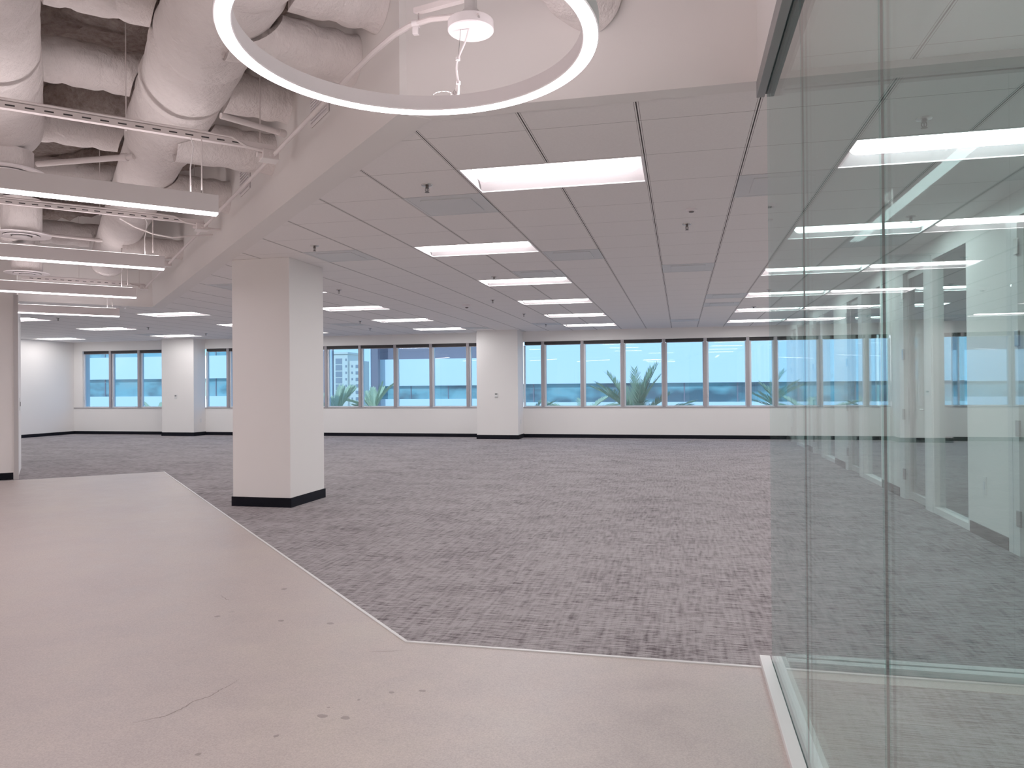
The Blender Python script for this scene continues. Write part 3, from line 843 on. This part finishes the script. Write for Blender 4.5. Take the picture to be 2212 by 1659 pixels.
# ------------------------------------------------------------------ ring pendant
def ring():
    cx, cy, zb = -.872, 2.358, 2.43
    t = thing('ring_pendant', 'large glowing ring pendant light hanging at the corner of the open ceiling', 'pendant light', (cx, cy, zb))
    ro, ri, h = .625, .570, .062
    N = 128
    MB().lathe([(ro, .008), (ro, h), (ri, h), (ri, .008), (ri + .004, .004), (ro - .004, .004), (ro, .008)], N).build('ring_body', M['white_fixture'], t, True)
    MB().lathe([(ro - .005, .005), (ro - .005, .0), (ri + .006, 0), (ri + .006, .005)], N).build('ring_lens', M['ringlens'], t, True)
    MB().lathe([(ro - .012, h), (ro - .012, h + .003), (ri + .012, h + .003), (ri + .012, h)], N).build('uplight_lens', M['ringup'], t, True)
    # canopy, above the far side of the ring
    c = Vector((-.828 - cx, 2.925 - cy, 2.743 - zb))
    can = MB().lathe([(0, 0), (.090, 0), (.094, .004), (.094, .040), (.090, .044), (0, .044)], 48, c).build('canopy', M['white_fixture'], t, True)
    st = MB().lathe([(0, .044), (.034, .044), (.034, .085), (.026, .09), (.026, .3), (0, .3)], 24, c)
    st.build('stem', M['alu_grey'], can, True)
    MB().tube([c + Vector((.055, -.072, .018)), c + Vector((.056, -.0955, .018))], .005, 8).build('set_screw', M['chrome'], can)
    # suspension cables and grippers at three points
    def att(th): return Vector((math.cos(th) * (ro + ri) / 2, math.sin(th) * (ro + ri) / 2, h))
    th0 = math.atan2(2.945 - cy, -.905 - cx)
    for k in range(3):
        a = att(th0 + k * 2 * PI / 3)
        top = c + Vector((-.035, -.03, 0)) if k == 0 else Vector((a.x, a.y, h + 1.2))
        cb = MB().tube([a, top], .0016, 6).build('suspension_cable', M['chrome'], t)
        MB().lathe([(0, 0), (.010, 0), (.010, .022), (.005, .03), (0, .03)], 12, a).build('gripper', M['chrome'], cb, True)
        # spare cable coiled on the ring
        d = Vector((-a.y, a.x, 0)).normalized()
        m = a + d * .055
        loop = [m + Vector((d.x, d.y, 0)) * .04 * math.cos(q * .5) + Vector((0, 0, 1)) * (.016 + .014 * math.sin(q * .5)) for q in range(25)]
        MB().tube(loop, .002, 6).build('cable_coil', M['chrome'], cb, True)
    a = att(th0) + Vector((.012, 0, 0)); b = c + Vector((0.0, -.03, 0))
    pts = []
    for i in range(15):
        q = i / 14; p = b.lerp(a, q); p.x -= .022 * math.sin(q * PI) - .006 * math.sin(q * 3 * PI); pts.append(p)
    cord = MB().tube(pts, .0042, 8).build('power_cord', M['white_fixture'], t, True)
    for i in (6, 11):
        p = pts[i]; MB().tube([p + Vector((0, 0, .006)), p - Vector((0, 0, .006))], .009, 10).build('cord_clip', M['white_fixture'], cord)
    # bracket strut holding the canopy to the conduit
    br = thing('hanging_bracket', 'short white steel bracket arm beside the ring light canopy', 'bracket', W(1.455, 3.085, 0))
    o = br.location
    d0 = W(1.44, 3.09, CZ + .055) - o; d1 = Vector((-.84, 3.0, 2.93)) - o
    s = Vector((0, 0, .012)); dd = (d1 - d0).normalized(); n = Vector((-dd.y, dd.x, 0)) * .015
    MB().add([d0 + n - s, d0 - n - s, d0 - n + s, d0 + n + s, d1 + n - s, d1 - n - s, d1 - n + s, d1 + n + s],
             [(0, 1, 2, 3), (7, 6, 5, 4), (0, 4, 5, 1), (1, 5, 6, 2), (2, 6, 7, 3), (3, 7, 4, 0)]).build('arm', M['steel_paint'], br)
    MB().tube([d0 + dd * .02 - Vector((0, 0, .06)), d0 + dd * .02 + Vector((0, 0, .015))], .004, 6).build('bolt', M['chrome'], br)
ring()

# ------------------------------------------------------------------ glass partitions
def partitions():
    # partition along the view: floor track, header, panes
    xg = .40
    f = thing('floor_track', 'pale aluminium floor track with dark slot edging the concrete', 'floor track', (xg, 1.5, 0))
    MB().box(-.055, -.008, -3.5, 2.12, .004, .032, .002).box(.008, .062, -3.5, 2.12, .004, .032, .002).build('rail', M['alu'], f)
    MB().box(-.008, .008, -3.5, 2.06, .004, .026).build('gasket', M['black'], f)
    h = thing('header_track', 'grey metal header track with dark slot over the near glass partition', 'header track', (xg, 1.5, 0))
    MB().box(-.045, -.009, -3.5, 2.125, 2.625, 2.70, .002).box(.009, .070, -3.5, 2.125, 2.625, 2.70, .002).build('rail', M['header_shaded'], h)
    MB().box(-.009, .009, -3.5, 2.125, 2.640, 2.70).build('gasket', M['black'], h)
    ys = [3.56, 2.60, 1.62, .64, -.36]
    names = ['green tinted glass panel at the partition corner, farthest along the floor track', 'green tinted glass panel between the two upright joints', 'green tinted glass panel on the camera side of the brightest upright joint', 'green tinted glass panel beside the camera']
    for k in range(len(ys) - 1):
        g = thing('partition_glass', names[k], 'glass panel', (xg, (ys[k] + ys[k + 1]) / 2, .015), 0, 'frameless glass partition panels')
        a = (ys[k] - ys[k + 1]) / 2
        MB().box(-.006, .006, -a + .002, a - .002, 0, 2.66).build('pane', M['part_glass'], g)
        MB().box(-.0026, .0026, -a - .001, -a + .0012, .012, 2.63).build('edge_joint', M['darkmetal'] if k < 2 else M['darkmetal'], g)
    # partition across the view
    f = thing('floor_track', 'pale aluminium floor track of the cross glass partition', 'floor track', (1.42, 3.62, 0))
    MB().box(-.955, .98, -.055, -.008, .0, .030, .002).box(-.955, .98, .008, .055, .0, .030, .002).build('rail', M['alu'], f)
    MB().box(-.955, .98, -.008, .008, 0, .024).build('gasket', M['black'], f)
    h = thing('header_track', 'grey header track of the cross glass partition under the ceiling', 'header track', (1.42, 3.62, 0))
    MB().box(-.95, .98, -.05, -.009, 2.65, CEIL - .001, .002).box(-.95, .98, .009, .05, 2.65, CEIL - .001, .002).build('rail', M['alu_grey'], h)
    MB().box(-.95, .98, -.009, .009, 2.658, CEIL - .002).build('gasket', M['black'], h)
    for k, (a, b, lab) in enumerate([(.412, 1.40, 'clear glass panel of the cross partition beside the glass corner'), (1.402, 2.39, 'clear glass panel of the cross partition beside the office fronts')]):
        g = thing('partition_glass', lab, 'glass panel', ((a + b) / 2, 3.62, .012), 0, 'cross glass partition panels')
        MB().box(-(b - a) / 2, (b - a) / 2, -.005, .005, 0, 2.66).build('pane', M['clear_glass'], g)
    # slot light of the meeting room
    s = thing('slot_light', 'narrow linear slot light in the meeting room ceiling', 'ceiling light', (1.70, .9, CEIL))
    MB().box(-.055, .055, -1.6, 1.6, -.010, -.004).build('lens', M['slotlens'], s)
    fr = MB().box(-.065, -.055, -1.61, 1.61, -.012, -.001).box(.055, .065, -1.61, 1.61, -.012, -.001).box(-.055, .055, -1.61, -1.6, -.012, -.001).box(-.055, .055, 1.6, 1.61, -.012, -.001)
    fr.build('frame', M['white_fixture'], s)
partitions()

# ------------------------------------------------------------------ office fronts
def offices():
    X = 2.45; per = 2.895; ZH = 2.575
    struct(MB().box(X, X + .12, 3.56, WY, ZH, CEIL + .02), 'wall_office_head', M['wall'], 'white band over the office glass fronts')
    struct(MB().box(X, X + .12, YB, 3.56, 0, CEIL + .02), 'wall_meeting_room', M['wall'], 'white side wall of the meeting room')
    wn, dn = 30, 0
    order = ['nearest the glass partition', 'second from the glass partition', 'third from the glass partition', 'fourth from the glass partition', 'last before the windows']
    for k in range(-1, 5):
        y = 6.385 + k * per                       # pier starts here
        q = order[max(0, min(4, k))] if k >= 0 else 'beside the cross partition'
        def cl(v): return min(v, WY - .002)
        a, b = y, cl(y + .80)
        if b - a > .05 and b > 3.58:
            a = max(a, 3.58)
            p = MB().box(X, X + .12, a, b, 0, ZH).build('wall_office_pier', M['wall'])
            tag(p, 'white office front pier, %s' % q, None, None, 'structure')
            MB().box(X - .012, X, a + .01, b - .01, 0, .10, .002).build('baseboard', M['grey_base'], p)
        # sidelight with frame
        a, b = y + .80, cl(y + 1.77)
        if b - a > .1 and b > 3.7:
            a = max(a, 3.58); wn += 1
            w = structroot('window_%d' % wn, 'office sidelight glass in a white frame, %s' % q, (X + .05, a, 0))
            L = b - a
            fr = MB().box(-.05, .05, 0, .05, 0, ZH).box(-.05, .05, L - .03, L, 0, ZH).box(-.05, .05, .05, L - .03, 0, .06).box(-.05, .05, .05, L - .03, ZH - .05, ZH)
            fr.build('frame', M['white_trim'], w)
            MB().box(-.004, .004, .04, L - .02, .05, ZH - .04).build('glass', M['clear_glass'], w)
        # post
        a, b = y + 1.77, cl(y + 2.06)
        if b - a > .02 and b > 3.6:
            p = MB().box(X - .01, X + .11, a, b - .12, 0, ZH).build('trim_%d' % (10 + k), M['white_trim'])
            tag(p, 'white upright post beside the office door, %s' % q, None, None, 'structure')
        # glazed door
        a, b = y + 2.06 - .12, cl(y + per)
        if b - a > .3 and b > 3.6:
            dn += 1
            d = structroot('door_%d' % dn, 'glazed office door with white metal frame, %s' % q, (X + .05, a, 0))
            L = b - a
            MB().box(-.06, .06, 0, .05, 0, ZH).box(-.06, .06, L - .19, L, 0, ZH).box(-.06, .06, .05, L - .19, ZH - .05, ZH).build('door_frame', M['alu'], d)
            lf = MB().box(-.018, .018, .055, .10, .01, ZH - .055).box(-.018, .018, L - .25, L - .195, .01, ZH - .055).box(-.018, .018, .10, L - .25, .01, .09).box(-.018, .018, .10, L - .25, ZH - .12, ZH - .055).build('door_leaf', M['alu_grey'], d)
            MB().box(-.004, .004, .095, L - .245, .085, ZH - .115).build('glass', M['clear_glass'], d)
            for z in (.28, .95, 1.62, 2.30):
                MB().box(-.075, -.058, L - .225, L - .165, z - .06, z + .06, .003).build('hinge', M['chrome'], d)
            MB().tube([(-.02, .08, 1.02), (-.06, .08, 1.02), (-.06, .19, 1.02)], .009, 8).build('handle', M['chrome'], d, True)
    # switch plate on the pier
    s = thing('outlet_plate', 'white outlet plate low on the first office pier', 'outlet', (X - .004, 6.86, .44))
    MB().box(-.004, .004, -.038, .038, -.075, .075, .002).build('cover_plate', M['plastic'], s)
    MB().box(-.007, -.004, -.018, .018, -.036, .036, .001).build('socket', M['frame_light'], s)
offices()

# ------------------------------------------------------------------ small wall devices
def devices():
    def thermostat(label, x, y, z):
        t = thing('thermostat', label, 'thermostat', (x, y, z))
        MB().box(-.045, .045, -.022, 0, -.06, .06, .005).build('case', M['plastic'], t)
        MB().box(-.028, .028, -.0235, -.022, .005, .042).build('display', M['screen'], t)
        MB().box(-.03, .03, -.026, -.022, -.045, -.02, .002).build('button', M['diffuser'], t)
    thermostat('small white thermostat on the middle window wall column', -4.495, 17.96, 1.10)
    thermostat('small white thermostat on the column near the blank end wall', -13.74, 18.10, 1.10)
    thermostat('small white thermostat on the column inside the office', 4.95, 17.96, 1.12)
    def outlet(label, x, y, z):
        t = thing('outlet_plate', label, 'outlet', (x, y, z))
        MB().box(0, .006, -.038, .038, -.06, .06, .002).build('cover_plate', M['plastic'], t)
        for dz in (-.022, .022):
            MB().box(.006, .008, -.016, .016, dz - .014, dz + .014, .001).build('socket', M['frame_light'], t)
    outlet('white outlet plate on the side of the middle wall column', -3.94, 18.28, .42)
    outlet('white outlet plate on the side of the far wall column', -13.18, 18.4, .42)
    l = thing('strike_latch', 'small grey strike plate on the reception wall return', 'latch', W(-.35, 14.1, 1.08), PI / 4)
    MB().box(0, .008, -.09, .09, -.10, .10, .002).build('plate', M['alu'], l)
    MB().box(.008, .016, -.04, .04, -.035, .035, .002).build('strike', M['darkmetal'], l)
devices()

# cracks and stains in the concrete are parts of that floor
def cracks():
    fl = bpy.data.objects['floor_concrete']
    rnd = random.Random(3)
    def crack(pts, w):
        P = []
        for i in range(len(pts) - 1):
            a, b = Vector((*pts[i], 0)), Vector((*pts[i + 1], 0))
            for k in range(6):
                P.append(a.lerp(b, k / 6) + Vector((rnd.uniform(-.004, .004), rnd.uniform(-.004, .004), 0)))
        P.append(Vector((*pts[-1], 0))); n = len(P); vs = []
        for i, p in enumerate(P):
            d = (P[min(i + 1, n - 1)] - P[max(i - 1, 0)]).normalized()
            q = Vector((-d.y, d.x, 0)) * w * (.3 + .7 * math.sin(PI * (i + .5) / n)) / 2
            vs += [p + q + Vector((0, 0, .0046)), p - q + Vector((0, 0, .0046))]
        MB().add(vs, [(2 * i, 2 * i + 1, 2 * i + 3, 2 * i + 2) for i in range(n - 1)]).build('crack', M['crack'], fl)
    crack([(-2.063, 2.457), (-2.029, 2.497), (-1.984, 2.536), (-1.963, 2.607), (-1.962, 2.68), (-1.927, 2.741), (-1.92, 2.823), (-1.912, 2.883), (-1.91, 2.925)], .0048)
    crack([(-1.49, 3.365), (-1.418, 3.38), (-1.313, 3.421)], .003)
    crack([(-2.798, 4.093), (-2.711, 4.025), (-2.676, 4.014)], .005)
    for (x, y), (a, b) in zip([(-1.375, 2.664), (-1.283, 2.668), (-1.466, 2.476), (-1.662, 2.296), (-1.197, 2.931), (-1.075, 2.972), (-2.164, 3.713), (-2.56, 3.713), (-1.874, 3.725), (-2.485, 4.307), (-1.301, 2.834), (-1.389, 2.741)],
                              [(.022, .015), (.018, .015), (.009, .012), (.010, .010), (.013, .010), (.016, .010), (.018, .014), (.016, .016), (.02, .018), (.02, .02), (.007, .007), (.007, .006)]):
        vs = [(x, y, .0046)]
        for k in range(18):
            th = 2 * PI * k / 18; q = 1 + .35 * noise.noise(Vector((x * 9 + math.cos(th), y * 9 + math.sin(th), 0)))
            c, d = math.cos(th) * a * q, math.sin(th) * b * q
            vs.append((x + c * .97 + d * .22, y - c * .22 + d * .97, .0046))
        MB().add(vs, [(0, 1 + k, 1 + (k + 1) % 18) for k in range(18)]).build('stain', M['stain'], fl)
cracks()

# ------------------------------------------------------------------ outdoors
def outdoors():
    struct(MB().box(-200, 200, WY + .35, 400, -8.2, -8.0), 'ground', M['ground'], 'ground far below the windows')
    def facade(name, label, Y, x0, x1, bands, depth=14, curve=0):
        t = thing(name, label, 'building', ((x0 + x1) / 2, Y, 0))
        a = (x1 - x0) / 2
        for kind, z0, z1, inset in bands:
            mt = {'w': M['bld_white'], 's': M['strip'], 'd': M['bld_dark']}[kind]
            nm = {'w': 'spandrel_band', 's': 'ribbon_window', 'd': 'dark_glazing'}[kind]
            part = MB().box(-a, a, inset, depth, z0, z1).build(nm, mt, t)
            if kind == 's':
                mm = MB(); n = int(2 * a / 3.2)
                for k in range(1, n):
                    x = -a + 2 * a * k / n; mm.box(x - .04, x + .04, inset - .05, inset, z0, z1)
                mm.build('mullions', M['bld_dark'], part)
        return t
    facade('office_building', 'white banded office building with ribbon windows facing the middle windows', 50, -13.3, 34,
           [('w', 1.52, 4.35, 0), ('s', .25, 1.52, .35), ('w', -2.2, .25, 0), ('s', -3.6, -2.2, .35), ('w', -8, -3.6, 0)])
    facade('office_building', 'white banded building with dark glazed top beyond the free standing column', 60, -26.0, -15.95,
           [('d', 3.78, 9.0, .4), ('w', 1.50, 3.78, 0), ('s', .36, 1.50, .35), ('w', -2.5, .36, 0), ('s', -4, -2.5, .35), ('w', -8, -4, 0)])
    facade('office_building', 'white banded wing with brown ribbon windows seen by the blank end wall', 55, -60, -34.5,
           [('s', 4.15, 6.5, .35), ('w', 2.25, 4.15, 0), ('s', .76, 2.25, .35), ('w', -2.0, .76, 0), ('s', -3.5, -2.0, .35), ('w', -8, -3.5, 0)])
    p = thing('glass_tower', 'dark glazed building edge beside the free standing column', 'building', (-32.0, 58, 0))
    MB().box(-2.5, 3.0, 0, .6, -8, 9).build('dark_glazing', M['bld_dark'], p)
    MB().box(3.0, 3.12, -.1, .1, -8, 9).build('corner_fin', M['bld_white'], p)
    p = thing('glass_tower', 'dark brown column of glazing between the beige tower and the banded building', 'building', (-25.75, 59, 0))
    MB().box(0, .62, 0, .5, -8, 9).build('dark_glazing', M['bld_dark'], p)
    MB().box(-.14, 0, -.1, .1, -8, 9).build('corner_fin', M['bld_white'], p)
    # beige residential tower
    t = thing('apartment_tower', 'distant beige apartment tower with rows of small windows', 'building', (-71.3, 150, 0))
    MB().box(-3.6, .35, 0, 8, -8, 8.9).build('tower_block', M['bld_beige'], t)
    MB().box(.35, 2.9, .6, 8, -8, 7.4).build('side_block', M['bld_beige'], t)
    MB().box(-3.8, .55, -.3, 8, 8.9, 9.3).build('roof_slab', M['bld_beige'], t)
    for k in range(7):
        z = 7.7 - k * 1.42
        MB().box(-2.5, -.95, -.06, .0, z - .95, z + .25).build('window', M['bld_win'], t)
        MB().box(-.2, .15, -.06, .0, z - .3, z + .2).build('window', M['bld_win'], t)
        if k: MB().box(.95, 1.3, .54, .6, z - .3, z + .2).build('window', M['bld_win'], t)
        if k: MB().box(1.95, 2.55, .54, .6, z - .45, z + .25).build('balcony', M['bld_win'], t)

def frond_mesh(L, droop, seed, pairs=26, lw=.03, ll=.42):
    """palm frond along +x rising, arching down by droop; rachis and leaflets in one mesh"""
    rnd = random.Random(seed)
    pts = []
    for i in range(13):
        q = i / 12
        pts.append(Vector((L * q, 0, -droop * L * q * q)))
    mb = MB().tube(pts, [.022 * (1 - .85 * i / 12) + .003 for i in range(13)], 6)
    for k in range(pairs):
        q = .22 + .78 * (k + .5) / pairs
        p = Vector((L * q, 0, -droop * L * q * q)); tan = Vector((1, 0, -2 * droop * q)).normalized()
        l = ll * L / 1.8 * (math.sin(PI * (.18 + .72 * q)) ** .7) * rnd.uniform(.85, 1.1)
        for s in (-1, 1):
            side = Vector((0, s, 0)); up = side.cross(tan) * s
            d = (tan * 1.15 + side * .62 + Vector((0, 0, .32)) + Vector((rnd.uniform(-.1, .1), rnd.uniform(-.1, .1), rnd.uniform(-.1, .1)))).normalized()
            w = tan.cross(d).cross(d).normalized() * lw / 2
            m = p + d * l * .45; e = p + d * l + Vector((0, 0, -.06 * l))
            mb.add([p - w * .5, p + w * .5, m + w, e, m - w], [(0, 1, 2, 3, 4)])
    return mb
def palms():
    specs = [  # x, y, crown z, frond length, count, spread elevations, material, label
        (-1.36, 24.0, .18, 1.85, 26, (25, 85), 'leaf', 'large feathery palm outside the windows right of the middle column'.replace('right of', 'beyond')),
        (3.55, 23.5, .05, 1.75, 18, (15, 80), 'leaf', 'feathery palm outside seen at the glass partition edge'),
        (6.3, 26.0, .0, 1.6, 16, (15, 70), 'leaf', 'feathery palm outside behind the office fronts'),
        (-11.35, 23.2, .42, 1.2, 30, (0, 80), 'leaf_pale', 'pale bushy palm outside close beside the free standing column'),
        (-11.25, 26.0, .42, 1.2, 30, (0, 78), 'leaf_pale', 'pale bushy palm outside under the beige tower'),
        (-4.9, 23.4, .08, 1.15, 14, (5, 60), 'leaf', 'palm partly hidden outside behind the middle wall column'),
        (-3.3, 25.5, .30, 1.6, 10, (5, 35), 'leaf_pale', 'drooping palm beside the large feathery palm outside'),
        (-18.75, 23.6, .25, .85, 14, (20, 70), 'leaf_pale', 'small arching palm outside near the blank end wall'),
        (1.5, 27.0, -.12, 1.3, 14, (0, 40), 'leaf', 'low spreading palm outside between the two taller palms'),
    ]
    for n, (x, y, z, L, cnt, (e0, e1), mt, label) in enumerate(specs):
        t = thing('palm_tree', label, 'palm tree', (x, y, -8), 0, 'palm trees outside the windows')
        H = 8 + z
        tr = MB().tube([(0, 0, .0), (.03, .0, H * .35), (.0, .03, H * .7), (0, 0, H)], [.28, .22, .20, .24], 14).build('trunk', M['palm_trunk'], t, True)
        rnd = random.Random(n * 31 + 5)
        meshes = [frond_mesh(L, d, n * 10 + i, 26 if n < 3 else 22, .045 if mt == 'leaf_pale' else .03, .5 if mt == 'leaf_pale' else .42).mesh('frond', M[mt], False) for i, d in enumerate((.08, .18, .32))]
        for k in range(cnt):
            f = bpy.data.objects.new('frond', meshes[k % 3]); COL.objects.link(f); f.parent = t
            el = math.radians(e0 + (e1 - e0) * ((k * .618) % 1))
            az = 2 * PI * k * .381966 + rnd.uniform(-.25, .25)
            f.location = (0, 0, H - .05)
            f.rotation_euler = (0, -el, az)
            s = rnd.uniform(.8, 1.08); f.scale = (s, s, s)
outdoors(); palms()

# ------------------------------------------------------------------ daylight and entry fill
def light():
    w = bpy.data.worlds.new('world'); scene.world = w; w.use_nodes = True
    nt = w.node_tree
    for n in list(nt.nodes): nt.nodes.remove(n)
    out = nt.nodes.new('ShaderNodeOutputWorld'); bg = nt.nodes.new('ShaderNodeBackground')
    tc = nt.nodes.new('ShaderNodeTexCoord'); sp = nt.nodes.new('ShaderNodeSeparateXYZ'); cr = nt.nodes.new('ShaderNodeValToRGB')
    nt.links.new(tc.outputs['Generated'], sp.inputs[0]); nt.links.new(sp.outputs['Z'], cr.inputs[0])
    cr.color_ramp.elements[0].position = 0.0; cr.color_ramp.elements[0].color = (.78, .90, 1.0, 1)
    cr.color_ramp.elements[1].position = .6; cr.color_ramp.elements[1].color = (.42, .66, 1.0, 1)
    nt.links.new(cr.outputs[0], bg.inputs[0]); bg.inputs[1].default_value = 1.1
    nt.links.new(bg.outputs[0], out.inputs[0])
    s = bpy.data.lights.new('sun', 'SUN'); s.energy = 2.5; s.angle = .02; s.color = (1, .96, .9)
    o = bpy.data.objects.new('sun', s); COL.objects.link(o)
    o.rotation_euler = Vector((.25, 1.0, -.75)).to_track_quat('-Z', 'Y').to_euler()
def entry_fills():  # unseen area lights added to brighten the near floor and bulkheads
    for n, (p, sz, e) in enumerate([(W(-1.2, .6, 2.62), 1.2, 36), (Vector((-1.2, -2.4, 2.62)), 1.2, 36), (W(-2.6, 7.0, 2.62), 1.2, 34)]):
        l = bpy.data.lights.new('entry_fill', 'AREA'); l.shape = 'DISK'; l.size = sz; l.energy = e; l.color = (1, .87, .85)
        o = bpy.data.objects.new('entry_fill', l); COL.objects.link(o); o.location = p
entry_fills()
light()

scene.view_settings.view_transform = 'Standard'
scene.view_settings.look = 'None'
scene.view_settings.exposure = .7
scene.view_settings.gamma = 1.32
scene.cycles.use_denoising = True
scene.cycles.max_bounces = 14
scene.cycles.diffuse_bounces = 6
scene.cycles.glossy_bounces = 6
scene.cycles.transparent_max_bounces = 24
scene.cycles.sample_clamp_indirect = 6.0
scene.cycles.caustics_reflective = False
scene.cycles.caustics_refractive = False
